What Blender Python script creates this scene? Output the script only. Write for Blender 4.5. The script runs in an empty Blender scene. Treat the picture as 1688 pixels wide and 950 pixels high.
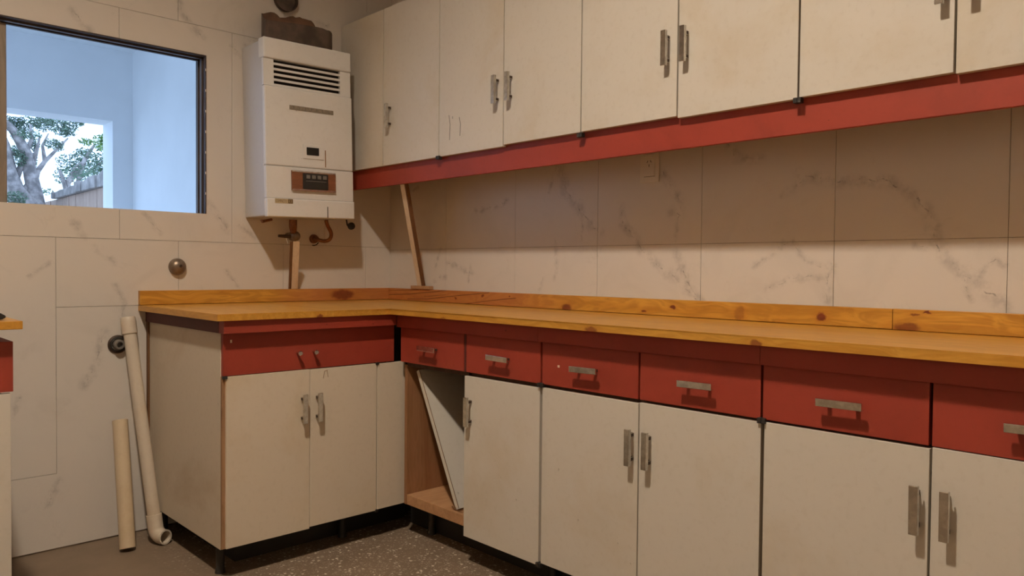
import bpy, bmesh, math, random
from mathutils import Vector, Matrix
R = random.Random(7)
scene = bpy.context.scene
C = scene.collection

# ------------------------------------------------------------------ camera
W, H, F = 1688, 950, 1264.54
CAM = Vector((-2.2054, -3.1949, 1.0541)); YAW, PITCH, ROLL = -0.7620, -0.0241, 0.0096
def cam_axes():
    cy, sy, cp, sp = math.cos(YAW), math.sin(YAW), math.cos(PITCH), math.sin(PITCH)
    f = Vector((-sy*cp, cy*cp, sp)); r = Vector((cy, sy, 0)); u = r.cross(f)
    return math.cos(ROLL)*r + math.sin(ROLL)*u, -math.sin(ROLL)*r + math.cos(ROLL)*u, f
RT, UP, FW = cam_axes()
cd = bpy.data.cameras.new('camera'); cam = bpy.data.objects.new('camera', cd); C.objects.link(cam)
cd.sensor_width = 36; cd.lens = F/W*36; cd.clip_start = 0.02; cd.clip_end = 200
m = Matrix((RT, UP, -FW)).transposed().to_4x4(); m.translation = CAM; cam.matrix_world = m
scene.camera = cam
def at(x, y, ax, v):
    """world point on the plane ax = v that the photograph shows at pixel x, y"""
    d = FW + RT*((x-W/2)/F) - UP*((y-H/2)/F); i = 'xyz'.index(ax)
    return CAM + d*((v-CAM[i])/d[i])

# ------------------------------------------------------------------ world, light, exposure
wd = bpy.data.worlds.new('sky'); scene.world = wd; wd.use_nodes = True
bg = wd.node_tree.nodes['Background']
bg.inputs[0].default_value = (0.47, 0.68, 1.04, 1); bg.inputs[1].default_value = 2.65
scene.view_settings.view_transform = 'Standard'; scene.view_settings.look = 'None'
scene.view_settings.exposure = 0.0; scene.view_settings.gamma = 1.0
scene.view_settings.use_curve_mapping = False
LAMP = Vector((-2.10, -2.25, 3.42)); LAMP_POWER = 256; LAMP_COLOR = (1.0, 0.84, 0.67)
scene.cycles.max_bounces = 10; scene.cycles.diffuse_bounces = 6
scene.cycles.use_denoising = True
scene.cycles.sample_clamp_indirect = 6

# ------------------------------------------------------------------ helpers
LOC = {}
def thing(name, label, cat, loc=(0, 0, 0), group=None):
    o = bpy.data.objects.new(name, None); C.objects.link(o); o.location = loc; o.empty_display_size = .05
    LOC[o.name] = Vector(loc); o['label'] = label; o['category'] = cat
    if group: o['group'] = group
    return o
def tag(o, label, cat=None, group=None):
    o['label'] = label
    if cat: o['category'] = cat
    if group: o['group'] = group
    return o
def obj(name, bm, mats, parent=None, loc=None, smooth=False, base=None):
    """link a bmesh given in world coordinates as one object; its origin sits at the parent's, or at base"""
    off = Vector(base) if base is not None else (LOC[parent.name] if parent else Vector((0, 0, 0)))
    if off.length: bmesh.ops.translate(bm, verts=bm.verts, vec=-off)
    me = bpy.data.meshes.new(name); bmesh.ops.recalc_face_normals(bm, faces=bm.faces); bm.to_mesh(me); bm.free()
    if not isinstance(mats, (list, tuple)): mats = [mats]
    for mm in mats: me.materials.append(mm)
    o = bpy.data.objects.new(name, me); C.objects.link(o)
    if parent:
        o.parent = parent; o.location = off - LOC[parent.name]
    else: o.location = off
    LOC[o.name] = off
    if smooth:
        for p in me.polygons: p.use_smooth = True
        me.set_sharp_from_angle(angle=math.radians(40))
    return o
def struct(name, bm, mats, label=None, parent=None):
    o = obj(name, bm, mats, parent)
    if not parent: o['kind'] = 'structure'
    if label: o['label'] = label
    return o
def new(): return bmesh.new()
def box(bm, x0, x1, y0, y1, z0, z1, bev=0.0, mi=0, seg=2):
    v = [bm.verts.new(p) for p in ((x0,y0,z0),(x1,y0,z0),(x1,y1,z0),(x0,y1,z0),(x0,y0,z1),(x1,y0,z1),(x1,y1,z1),(x0,y1,z1))]
    fs = [bm.faces.new([v[i] for i in q]) for q in ((3,2,1,0),(4,5,6,7),(0,1,5,4),(1,2,6,5),(2,3,7,6),(3,0,4,7))]
    for f in fs: f.material_index = mi
    if bev:
        es = list({e for f in fs for e in f.edges})
        bmesh.ops.bevel(bm, geom=es, offset=bev, segments=seg, affect='EDGES', profile=.5)
    return v
def bx(*a, **k):
    bm = new(); box(bm, *a, **k); return bm
def tube(bm, pts, r, n=16, cap=True, mi=0):
    """swept round tube; r a number or a list of radii"""
    pts = [Vector(p) for p in pts]; rs = r if isinstance(r, (list, tuple)) else [r]*len(pts)
    rings = []; ref = None
    for i, p in enumerate(pts):
        t = (pts[min(i+1, len(pts)-1)] - pts[max(i-1, 0)]).normalized()
        if ref is None: ref = Vector((0, 0, 1)) if abs(t.z) < .9 else Vector((1, 0, 0))
        a = (ref - t*ref.dot(t)).normalized(); b = t.cross(a); ref = a
        rings.append([bm.verts.new(p + (a*math.cos(q) + b*math.sin(q))*rs[i]) for q in [2*math.pi*k/n for k in range(n)]])
    for a, b in zip(rings, rings[1:]):
        for k in range(n):
            f = bm.faces.new((a[k], a[(k+1) % n], b[(k+1) % n], b[k])); f.material_index = mi
    if cap:
        bm.faces.new(rings[0][::-1]).material_index = mi; bm.faces.new(rings[-1]).material_index = mi
    return rings
def lathe(bm, prof, origin, axis, n=24, mi=0):
    """profile of (radius, height) turned about axis"""
    axis = Vector(axis).normalized(); ref = Vector((0, 0, 1)) if abs(axis.z) < .9 else Vector((1, 0, 0))
    a = (ref - axis*ref.dot(axis)).normalized(); b = axis.cross(a); o = Vector(origin); rings = []
    for r, h in prof:
        if r < 1e-6: rings.append([bm.verts.new(o + axis*h)]*n)
        else: rings.append([bm.verts.new(o + axis*h + (a*math.cos(q) + b*math.sin(q))*r) for q in [2*math.pi*k/n for k in range(n)]])
    for p, q in zip(rings, rings[1:]):
        for k in range(n):
            vs = []
            for v in (p[k], p[(k+1) % n], q[(k+1) % n], q[k]):
                if v not in vs: vs.append(v)
            if len(vs) > 2:
                f = bm.faces.new(vs); f.material_index = mi
def prism(bm, poly, h, axis='z', base=0.0, mi=0):
    """extrude a 2-D outline by h along an axis"""
    def P(u, v, w): return {'z': (u, v, w), 'y': (u, w, v), 'x': (w, u, v)}[axis]
    a = [bm.verts.new(P(u, v, base)) for u, v in poly]; b = [bm.verts.new(P(u, v, base+h)) for u, v in poly]
    n = len(poly); fs = [bm.faces.new(a[::-1]), bm.faces.new(b)]
    for i in range(n): fs.append(bm.faces.new((a[i], a[(i+1) % n], b[(i+1) % n], b[i])))
    for f in fs: f.material_index = mi
    return fs

# ------------------------------------------------------------------ materials
class NT:
    def __init__(s, name):
        s.m = bpy.data.materials.new(name); s.m.use_nodes = True; s.t = s.m.node_tree
        s.b = s.t.nodes['Principled BSDF']; s.pos = s.n('ShaderNodeNewGeometry').outputs['Position']
    def n(s, typ, **kw):
        x = s.t.nodes.new(typ)
        for k, v in kw.items(): setattr(x, k, v)
        return x
    def set(s, sock, v):
        if isinstance(v, bpy.types.NodeSocket): s.t.links.new(v, sock)
        else: sock.default_value = v
    def math(s, op, a, b=0.0, clamp=False):
        x = s.n('ShaderNodeMath', operation=op, use_clamp=clamp); s.set(x.inputs[0], a); s.set(x.inputs[1], b); return x.outputs[0]
    def vec(s, op, a, b=None, out=0):
        x = s.n('ShaderNodeVectorMath', operation=op); s.set(x.inputs[0], a)
        if b is not None: s.set(x.inputs[1], b)
        return x.outputs[out]
    def scale(s, a, k):
        x = s.n('ShaderNodeVectorMath', operation='SCALE'); s.set(x.inputs[0], a); s.set(x.inputs['Scale'], k); return x.outputs[0]
    def noise(s, v, scale=1.0, detail=4.0, rough=.55, dist=0.0, color=False):
        x = s.n('ShaderNodeTexNoise'); s.set(x.inputs['Vector'], v)
        x.inputs['Scale'].default_value = scale; x.inputs['Detail'].default_value = detail
        x.inputs['Roughness'].default_value = rough; x.inputs['Distortion'].default_value = dist
        return x.outputs['Color' if color else 'Fac']
    def step(s, v, a, b, x0=0.0, x1=1.0):
        x = s.n('ShaderNodeMapRange', interpolation_type='SMOOTHSTEP'); s.set(x.inputs[0], v)
        for i, q in enumerate((a, b, x0, x1)): s.set(x.inputs[i+1], q)
        return x.outputs[0]
    def mix(s, f, a, b, mode='MIX'):
        x = s.n('ShaderNodeMix', data_type='RGBA', blend_type=mode, clamp_factor=True)
        s.set(x.inputs[0], f)
        for i, q in ((6, a), (7, b)): s.set(x.inputs[i], (*q, 1) if isinstance(q, tuple) and len(q) == 3 else q)
        return x.outputs[2]
    def bump(s, h, dist=.001, strength=.5):
        x = s.n('ShaderNodeBump'); s.set(x.inputs['Height'], h); x.inputs['Distance'].default_value = dist; x.inputs['Strength'].default_value = strength
        s.t.links.new(x.outputs[0], s.b.inputs['Normal'])
    def out(s, col, rough=.5, metal=0.0, spec=None, coat=None):
        s.set(s.b.inputs['Base Color'], (*col, 1) if isinstance(col, tuple) and len(col) == 3 else col)
        s.set(s.b.inputs['Roughness'], rough); s.b.inputs['Metallic'].default_value = metal
        if spec is not None: s.b.inputs['Specular IOR Level'].default_value = spec
        if coat: s.b.inputs['Coat Weight'].default_value = coat; s.b.inputs['Coat Roughness'].default_value = .2
        return s.m
    def seg(s, p, a, b, w):
        """distance from p to the segment a-b, divided by w"""
        a, b = Vector(a), Vector(b); ba = b - a
        pa = s.vec('SUBTRACT', p, tuple(a))
        h = s.math('MULTIPLY', s.vec('DOT_PRODUCT', pa, tuple(ba), 1), 1/max(ba.length_squared, 1e-9), clamp=True)
        d = s.vec('DISTANCE', pa, s.vec('MULTIPLY', tuple(ba), s.comb(h)), 1)
        return s.math('MULTIPLY', d, 1/w)
    def comb(s, h):
        x = s.n('ShaderNodeCombineXYZ')
        for i in range(3): s.t.links.new(h, x.inputs[i])
        return x.outputs[0]
    def lines(s, p, polys):
        acc = None
        for w, pts in polys:
            for a, b in zip(pts, pts[1:]):
                d = s.seg(p, a, b, w); acc = d if acc is None else s.math('MINIMUM', acc, d)
        return acc
def plain(name, col, rough=.5, metal=0.0, var=.12, scale=18, spec=None):
    t = NT(name); n = t.noise(t.pos, scale, 5)
    return t.out(t.mix(t.step(n, .3, .75), tuple(c*(1-var) for c in col), tuple(min(1, c*(1+var)) for c in col)), rough, metal, spec)

def marble_for(ax, val, polys, u0, u1, z0, z1):
    """the marble with the veins that cross one tile"""
    keep = []
    for w, pts in polys:
        q = [at(x, y, ax, val) for x, y in pts]; i = 0 if ax == 'y' else 1
        for a, b in zip(q, q[1:]):
            if max(a[i], b[i]) > u0-.05 and min(a[i], b[i]) < u1+.05 and max(a.z, b.z) > z0-.05 and min(a.z, b.z) < z1+.05: keep.append((w, [a, b]))
    if not keep: return M['marble_plain']
    return marble('marble_tile', ax, val, keep)
def marble(name, ax, val, polys):
    t = NT(name)
    warp = t.scale(t.vec('SUBTRACT', t.noise(t.pos, 26, 3, color=True), (.5, .5, .5)), .035)
    p = t.vec('ADD', t.pos, warp)
    d = t.lines(p, polys) if polys else 1.0
    brk = t.noise(t.pos, 34, 4, .7)
    core = t.math('MULTIPLY', t.step(d, .0, .0032, 1, 0), t.step(brk, .40, .62))
    halo = t.math('MULTIPLY', t.step(d, .0, .030, 1, 0), t.step(t.noise(t.pos, 22, 5, .65), .38, .68))
    # broad faint clouds and thin veins of the pattern
    cl = t.step(t.noise(t.pos, 3.3, 6, .62, 1.2), .50, .74)
    big = t.noise(t.pos, 4.2, 5, .6, .9)
    vein = t.math('MULTIPLY', t.step(t.math('ABSOLUTE', t.math('SUBTRACT', big, .5)), .0, .018, 1, 0), t.step(t.noise(t.pos, 5, 3), .5, .68))
    base = t.mix(t.noise(t.pos, 1.7, 3), (.635, .60, .555), (.69, .655, .61))
    c = t.mix(t.math('MULTIPLY', cl, .22), base, (.50, .47, .43))
    c = t.mix(t.math('MULTIPLY', vein, .14), c, (.40, .38, .35))
    c = t.mix(t.math('MULTIPLY', halo, .66), c, (.36, .345, .33))
    c = t.mix(t.math('MULTIPLY', core, .75), c, (.11, .10, .095))
    return t.out(c, .34, spec=.35)
def wood(name, axis, c0, c1, c2, knots=(), streaks=(), rough=.38, red=None, ws=1.0, fig=.18):
    t = NT(name)
    sc = {'x': (1.3, 24, 24), 'y': (24, 1.3, 24), 'z': (24, 24, 1.3)}[axis]
    wp = t.scale(t.vec('SUBTRACT', t.noise(t.pos, 4.0, 2, color=True), (.5, .5, .5)), .05*ws)
    p = t.vec('MULTIPLY', t.vec('ADD', t.pos, wp), sc)
    g = t.noise(p, 1.0, 6, .6, .6); g2 = t.noise(p, 3.2, 3, .6)
    c = t.mix(t.step(g, .34, .68), c0, c1)
    c = t.mix(t.math('MULTIPLY', t.step(g2, .54, .72), .5), c, c2)
    fl_ = t.noise(t.vec('MULTIPLY', t.vec('ADD', t.pos, wp), tuple(q*(2.2 if q < 5 else .75) for q in sc)), 1.0, 4, .5, 1.4)      # flame figure of the growth rings
    band = t.step(t.math('ABSOLUTE', t.math('SUBTRACT', t.math('FRACT', t.math('MULTIPLY', fl_, 5.0)), .5)), .0, .5)
    c = t.mix(t.math('MULTIPLY', band, fig), c, tuple(q*.62 for q in c2))
    if red is not None:
        a, b, col, ax = red
        x = t.n('ShaderNodeSeparateXYZ'); t.t.links.new(t.pos, x.inputs[0])
        f = t.step(t.math('ADD', x.outputs['xyz'.index(ax)], t.math('MULTIPLY', t.noise(t.pos, 7, 3), .18)), a, b)
        c = t.mix(t.math('MULTIPLY', f, .62), c, col)
    if streaks:
        d = t.lines(t.vec('ADD', t.pos, t.scale(wp, .12)), streaks)
        c = t.mix(t.math('MULTIPLY', t.step(d, .0006, .003, 1, 0), .85), c, (.10, .022, .010))
    if knots:
        wq = t.scale(t.vec('SUBTRACT', t.noise(t.pos, 45, 3, color=True), (.5, .5, .5)), .018)
        q = t.vec('ADD', t.pos, wq); acc = None; fl = None
        for ctr, rad, dark in knots:
            e = t.vec('LENGTH', t.vec('MULTIPLY', t.vec('SUBTRACT', q, tuple(ctr)), tuple(1/max(r, 1e-4) for r in rad)), out=1)
            k = t.math('MULTIPLY', t.step(e, .62, 1.15, 1, 0), dark); acc = k if acc is None else t.math('MAXIMUM', acc, k)
            k2 = t.step(e, .8, 2.3, 1, 0); fl = k2 if fl is None else t.math('MAXIMUM', fl, k2)
        c = t.mix(t.math('MULTIPLY', fl, .35), c, c2)
        c = t.mix(acc, c, t.mix(t.noise(t.pos, 60, 3), (.085, .016, .007), (.27, .06, .02)))
    t.bump(g2, .0004, .3)
    return t.out(c, rough, spec=.4)
def painted(name, col, stain, rough=.45, amount=.5, scale=2.4):
    t = NT(name); oi = t.n('ShaderNodeObjectInfo')
    p = t.vec('ADD', t.pos, t.scale(t.vec('MULTIPLY', t.comb(oi.outputs['Random']), (7, 3, 5)), 1.0))
    n = t.noise(p, scale, 6, .62, .4); f = t.noise(p, 60, 4)
    c = t.mix(t.math('MULTIPLY', t.step(n, .47, .76), amount), col, stain)
    c = t.mix(t.math('MULTIPLY', t.step(f, .5, .75), .12), c, tuple(q*.72 for q in stain))
    sp = t.noise(p, 38, 2, .5); c = t.mix(t.math('MULTIPLY', t.step(sp, .765, .80), .5), c, tuple(q*.4 for q in stain))
    t.bump(t.noise(p, 240, 3), .0003, .25)
    return t.out(c, rough, spec=.4)

WV = [(1.3, [(923,268),(930,300),(933,318),(952,335),(957,350),(970,362),(986,386)]), (.55, [(921,262),(912,290),(906,318)]), (.5, [(957,345),(962,375),(957,392)]),
 (1.0, [(1021,343),(1027,368),(1050,397),(1058,412),(1080,435),(1105,450),(1126,472),(1152,497)]), (.85, [(1113,418),(1130,450),(1136,468),(1156,496)]), (.4, [(1106,448),(1128,440),(1112,420)]),
 (1.0, [(1092,286),(1115,318),(1125,338),(1122,356),(1108,350)]), (.55, [(1120,358),(1112,392)]),
 (.55, [(1294,401),(1280,415),(1240,441)]), (.6, [(1263,476),(1300,460),(1335,455),(1362,462)]), (.6, [(1306,400),(1330,430),(1366,448),(1362,468)]), (.8, [(1371,438),(1364,462),(1362,500)]),
 (1.0, [(1318,290),(1380,298),(1460,297),(1500,320),(1530,345),(1538,370),(1545,400),(1560,425),(1580,445),(1607,467),(1640,490),(1658,506)]), (.55, [(1508,404),(1545,405)]), (.5, [(1585,445),(1597,492)]), (.45, [(1610,460),(1640,430),(1655,440)]),
 (.7, [(916,398),(918,430),(914,458)]), (.5, [(896,458),(890,478)]), (.8, [(738,433),(760,444),(780,452)]), (.6, [(775,440),(772,462)]), (.6, [(782,348),(815,342),(836,330)]), (.6, [(727,412),(716,442)]), (.6, [(716,462),(735,456)]), (.9, [(1200,240),(1215,262),(1255,262)]), (.7, [(1290,320),(1325,300)]), (.6, [(672,318),(692,308)])]
BV = [(.9, [(119,17),(134,37),(150,52)]), (.9, [(296,5),(303,27),(318,43),(334,62)]), (.7, [(383,77),(399,100)]), (.6, [(404,74),(420,66)]), (.9, [(345,333),(356,352),(377,381)]), (.8, [(112,350),(136,390)]), (.8, [(155,408),(172,418),(188,434)]), (.5, [(50,455),(82,432)]), (.6, [(238,352),(266,384)]),
 (1.0, [(172,548),(163,580),(160,600),(137,637)]), (.6, [(98,788),(88,812),(76,836)]), (.6, [(32,656),(22,690)]), (.7, [(190,470),(205,500),(200,526)]), (.6, [(395,370),(420,392)]), (.6, [(372,446),(392,470)]), (.7, [(506,30),(540,42)])]
M = {}
M['marble_plain'] = marble('marble_tile', 'x', 0, [])
M['marble'] = plain('cream_wall', (.58, .49, .37), .6, var=.06, scale=2)
M['grout'] = plain('grout', (.30, .25, .20), .9, var=.75, scale=5); M['plaster'] = plain('plaster', (.50, .46, .40), .8, var=.05, scale=3)
M['porch'] = plain('porch_white_paint', (.80, .82, .84), .75, var=.03, scale=2)
M['cream'] = painted('cream_laminate', (.65, .615, .55), (.56, .48, .35), .42, .6); M['cream_old'] = painted('yellowed_laminate', (.69, .615, .50), (.60, .49, .33), .42, .75)
M['aged'] = painted('aged_cream_panel', (.64, .57, .46), (.46, .36, .24), .5, .9, 2.0)
M['red'] = painted('red_paint', (.31, .044, .025), (.22, .033, .018), .5, .6, 5)
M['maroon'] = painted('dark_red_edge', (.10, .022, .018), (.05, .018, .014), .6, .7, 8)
M['black'] = plain('black_metal', (.018, .016, .015), .5); M['dark'] = plain('dark_void', (.012, .010, .009), .9)
M['chrome'] = plain('worn_chrome', (.72, .70, .66), .22, 1.0, .18, 60); M['brown_metal'] = plain('brown_post', (.07, .045, .032), .5, .3)
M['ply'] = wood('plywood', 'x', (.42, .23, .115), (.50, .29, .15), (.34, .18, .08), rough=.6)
M['ply_shaded'] = wood('plywood_shaded', 'z', (.27, .13, .055), (.33, .17, .08), (.21, .10, .04), rough=.6)  # plywood darkened in its colour for the shade inside the open compartment
M['raw'] = wood('raw_batten', 'z', (.80, .70, .57), (.86, .77, .65), (.72, .61, .48), rough=.7)
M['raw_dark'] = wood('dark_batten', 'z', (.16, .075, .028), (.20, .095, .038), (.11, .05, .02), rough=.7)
M['chip'] = wood('raw_board_edge', 'z', (.30, .17, .085), (.40, .24, .13), (.14, .065, .03), rough=.75)
M['enamel'] = painted('white_enamel', (.76, .765, .765), (.69, .68, .65), .36, .5, 3)
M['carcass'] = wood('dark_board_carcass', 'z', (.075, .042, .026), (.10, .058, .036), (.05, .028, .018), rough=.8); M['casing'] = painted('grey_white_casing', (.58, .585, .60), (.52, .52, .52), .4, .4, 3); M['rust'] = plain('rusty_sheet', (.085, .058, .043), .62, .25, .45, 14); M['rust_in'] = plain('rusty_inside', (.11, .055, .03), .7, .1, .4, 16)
M['copper'] = plain('tarnished_copper', (.24, .105, .05), .45, .7, .25, 40); M['brass'] = plain('dull_brass', (.25, .20, .155), .38, .75, .15, 40)
M['pvc'] = painted('grey_plastic_pipe', (.62, .55, .455), (.55, .44, .31), .42, .7, 6)
M['pvc_old'] = painted('yellowed_plastic_pipe', (.60, .49, .34), (.50, .38, .23), .42, .7, 6)
M['white_plastic'] = plain('white_plastic', (.72, .68, .60), .45, var=.03)
M['cream_flake'] = plain('bare_flake', (.70, .58, .46), .7)
M['frame'] = wood('dark_window_frame', 'z', (.045, .032, .028), (.075, .055, .047), (.02, .016, .016), rough=.5)
M['tan_wood'] = wood('tan_shutter', 'z', (.23, .19, .15), (.27, .225, .18), (.18, .145, .11), rough=.6)
M['woodgrain'] = wood('brown_wood_trim', 'x', (.19, .075, .035), (.25, .10, .048), (.11, .04, .02), rough=.4)
M['button'] = plain('grey_button', (.17, .155, .14), .4); M['sticker'] = plain('gold_sticker', (.52, .43, .27), .5)
M['sticker_dark'] = plain('sticker_print', (.17, .11, .05), .5); M['plate'] = plain('grey_name_plate', (.30, .255, .20), .4, .3, .2, 90)
M['bark'] = plain('bark', (.34, .30, .28), .9, var=.5, scale=9); M['leaf'] = plain('leaf_dark', (.13, .20, .13), .6, var=.5, scale=3)
M['leaf_light'] = plain('leaf_light', (.22, .36, .10), .6, var=.4, scale=3)
M['stone'] = plain('old_stone', (.30, .27, .25), .9, var=.35, scale=6); M['board'] = wood('weathered_board', 'z', (.36, .25, .19), (.42, .30, .23), (.30, .20, .15), rough=.8)
M['ground'] = plain('dry_ground', (.62, .60, .56), .95, var=.3, scale=3)
tx = .0223
def kx(x, y, rx, ry, dk=1.0, plane=('x', -tx)):
    c = at(x, y, *plane); e = at(x+rx, y, *plane); v = at(x, y-ry, *plane)
    along = max((e-c).length, .004); up = max(abs((v-c).z), .003)
    return (c, (along, .06, up) if plane[0] == 'y' else (.06, along, up), dk)
Kn = [kx(565,486,20,9,.9,('y',-tx)), kx(934,507,9,6,.9), kx(1061,513,4,2), kx(1109,507,5,4), kx(1219,517,9,14,.45), kx(1355,522,9,7), kx(1494,540,24,9,.8), kx(1508,519,9,2,.8), kx(1528,516,8,1.5,1.0), kx(796,488,3,3), kx(751,492,2,2), kx(840,489,1.5,2),
      kx(527,522,6,4,.9,('y',-.756)), kx(730,526,5,3,.5,('x',-.518)), kx(974,544,11,6,.75,('x',-.518)), kx(1246,567,12,7,.8,('x',-.518))]
S = lambda w, *p: (w, [at(x, y, 'x', -tx) for x, y in p])
St = [S(1, (641,486),(676,485),(735,479)), S(.9, (672,493),(705,493),(760,487),(806,483)), S(.9, (765,501),(800,497),(850,492)), S(.7, (641,479),(690,478)), S(.6, (700,489),(735,486))]
P0, P1, P2 = (.55, .265, .036), (.66, .35, .058), (.47, .185, .023)
TopS = [(w, [at(x, y, 'z', .9) for x, y in p]) for w, p in ((1.0, [(494,506),(512,504.5)]), (.8, [(508,511),(530,511)]), (1.0, [(633,502.6),(668,502.2)]), (.8, [(744,517),(762,514.5)]), (1.0, [(958,517),(978,518.5)]), (.9, [(1050,533),(1062,533.5)]), (.8, [(1210,543),(1216,543.5)]), (.9, [(1430,563),(1442,563)]), (.9, [(1255,553),(1290,556)]), (.7, [(788,511),(806,512)]), (.8, [(1330,549),(1350,549)]))]
M['pine_x'] = wood('varnished_pine_back', 'x', P0, P1, P2, [k for k in Kn if k[1][1] == .06], red=(-.62, -.30, (.46, .16, .07), 'x'), fig=.42)
M['pine_y'] = wood('varnished_pine_right', 'y', P0, P1, P2, [k for k in Kn if k[1][0] == .06 and k[0].x > -.2], St, red=(-1.25, -.75, (.40, .115, .05), 'y'), fig=.42)
M['pine_top'] = wood('varnished_pine_top', 'y', (.54, .255, .034), (.64, .335, .056), (.47, .195, .022), Kn[-4:], TopS, rough=.34, ws=2, fig=.22)
def terrazzo():
    t = NT('terrazzo')
    def chips(scale, lo, hi):
        v = t.n('ShaderNodeTexVoronoi', feature='F1'); t.set(v.inputs['Vector'], t.vec('ADD', t.pos, t.scale(t.noise(t.pos, 40, 2, color=True), .02))); v.inputs['Scale'].default_value = scale
        s = t.n('ShaderNodeSeparateXYZ'); t.t.links.new(v.outputs['Color'], s.inputs[0])
        return t.math('MULTIPLY', t.step(v.outputs['Distance'], lo, hi, 1, 0), t.math('GREATER_THAN', s.outputs[0], .55)), s.outputs[1]
    a, ca = chips(70, .30, .40); b, cb = chips(150, .28, .40)
    wear = t.step(t.noise(t.pos, 1.6, 4), .40, .60)
    base = t.mix(t.noise(t.pos, 7, 6, .65), (.15, .108, .072), (.25, .19, .135))
    s = t.n('ShaderNodeSeparateXYZ'); t.t.links.new(t.pos, s.inputs[0])
    dirt = t.step(t.math('ADD', s.outputs[0], t.math('MULTIPLY', t.noise(t.pos, 3, 3), .35)), -1.10, -.75)   # unswept strip by the wall is dull
    c = t.mix(t.math('MULTIPLY', b, t.math('MULTIPLY', dirt, .55)), base, t.mix(cb, (.42, .36, .28), (.62, .56, .46)))
    c = t.mix(t.math('MULTIPLY', a, t.math('MULTIPLY', dirt, t.step(ca, .2, .9, .25, .95))), c, (.70, .64, .53))
    t.bump(t.noise(t.pos, 120, 3), .0005, .3)
    return t.out(c, .55, spec=.3)
M['terrazzo'] = terrazzo()

# ------------------------------------------------------------------ the kitchen shell
XL, YF, ZC = -3.7, -4.35, 3.62
struct('floor', bx(XL-.1, .1, YF-.1, .1, -.08, 0), M['terrazzo'], 'brown terrazzo kitchen floor with pale stone chips')
struct('ceiling', bx(XL-.1, .1, YF-.1, .1, ZC, ZC+.1), M['plaster'], 'plain pale kitchen ceiling')
struct('wall_left', bx(XL-.1, XL, YF, .0, 0, ZC), M['marble'], 'plain pale tiled wall on the left')
struct('wall_front', bx(XL-.1, .1, YF-.1, YF, 0, ZC), M['marble'], 'plain pale tiled wall behind the viewer')
WX0, WX1, WZ0, WZ1 = -1.645, -.920, 1.274, 1.928         # window opening
bm = new()                                                # wall behind the tiles, with the window opening
y0, y1 = .0036, .085
box(bm, XL, WX0-.08, y0, y1, 0, ZC); box(bm, WX1, .0036, y0, y1, 0, ZC)
box(bm, WX0-.08, WX1, y0, y1, 0, WZ0-.004); box(bm, WX0-.08, WX1, y0, y1, WZ1, ZC)
wb = struct('wall_back', bm, M['grout'], 'marble tiled wall with the window and the water heater')
wr = struct('wall_right', bx(.0036, .1, YF, .0036, 0, ZC), M['grout'], 'marble tiled wall behind the long worktop')
G = .0007
def tile(wall, poly, side):
    bm = new(); us = sorted(p[0] for p in poly); zs_ = sorted(p[1] for p in poly)
    if side == 'back':
        prism(bm, poly, .0034, 'y', R.uniform(-.0004, .0001))
        o = obj('tile', bm, marble_for('y', 0, BV, us[0], us[-1], zs_[0], zs_[-1]), wall)
    else:
        prism(bm, poly, .0034, 'x', R.uniform(-.0004, .0001))
        o = obj('tile', bm, marble_for('x', 0, WV, us[0], us[-1], zs_[0], zs_[-1]), wall)
    return o
def rect(a0, a1, b0, b1): return [(a0+G, b0+G), (a1-G, b0+G), (a1-G, b1-G), (a0+G, b1-G)]
ZA, ZB, ZT, ZL = 1.157, 2.045, 2.93, .284
lowx = [-3.69, -3.25, -2.80, -2.36, -1.915, -1.473, -1.033, -.574, -.143, .0035]
offx = [-3.69, -3.48, -3.03, -2.59, -2.145, -1.70, -1.255, -.811, -.367, .0035]
for a, b in zip(lowx, lowx[1:]):
    if a == -1.473:
        tile(wb, rect(a, b, ZL-.010, .899), 'back'); tile(wb, rect(a, b, .899, ZA), 'back')
    else: tile(wb, rect(a, b, ZL, ZA), 'back')
    tile(wb, rect(a, b, ZB, ZT), 'back')
for a, b in zip(offx, offx[1:]):
    tile(wb, rect(a, b, .006, ZL), 'back')
    tile(wb, rect(a, b, ZT, ZC), 'back')
    if a == -1.255:
        tile(wb, [(a+G, ZA+G), (b-G, ZA+G), (b-G, ZB-G), (a+G, ZB-G), (a+G, WZ1), (WX1, WZ1), (WX1, WZ0), (a+G, WZ0)], 'back')
    elif a == -1.70:
        tile(wb, rect(a, b, ZA, WZ0+G), 'back'); tile(wb, rect(a, b, WZ1-G, ZB), 'back')
    elif a == -2.145:
        tile(wb, [(a+G, ZA+G), (b-G, ZA+G), (b-G, WZ0), (-1.725, WZ0), (-1.725, WZ1), (b-G, WZ1), (b-G, ZB-G), (a+G, ZB-G)], 'back')
    else: tile(wb, rect(a, b, ZA, ZB), 'back')
ry = [G-.0006, -.444, -.900, -1.343, -1.788, -2.231, -2.665, -3.109, -3.553, -3.997, -4.34]
for b, a in zip(ry, ry[1:]):
    for z0, z1 in ((.006, ZL-.01), (ZL-.01, 1.1455), (1.1455, 2.03), (2.03, 2.915), (2.915, ZC)):
        tile(wr, rect(a, b, z0, z1), 'right')

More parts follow.
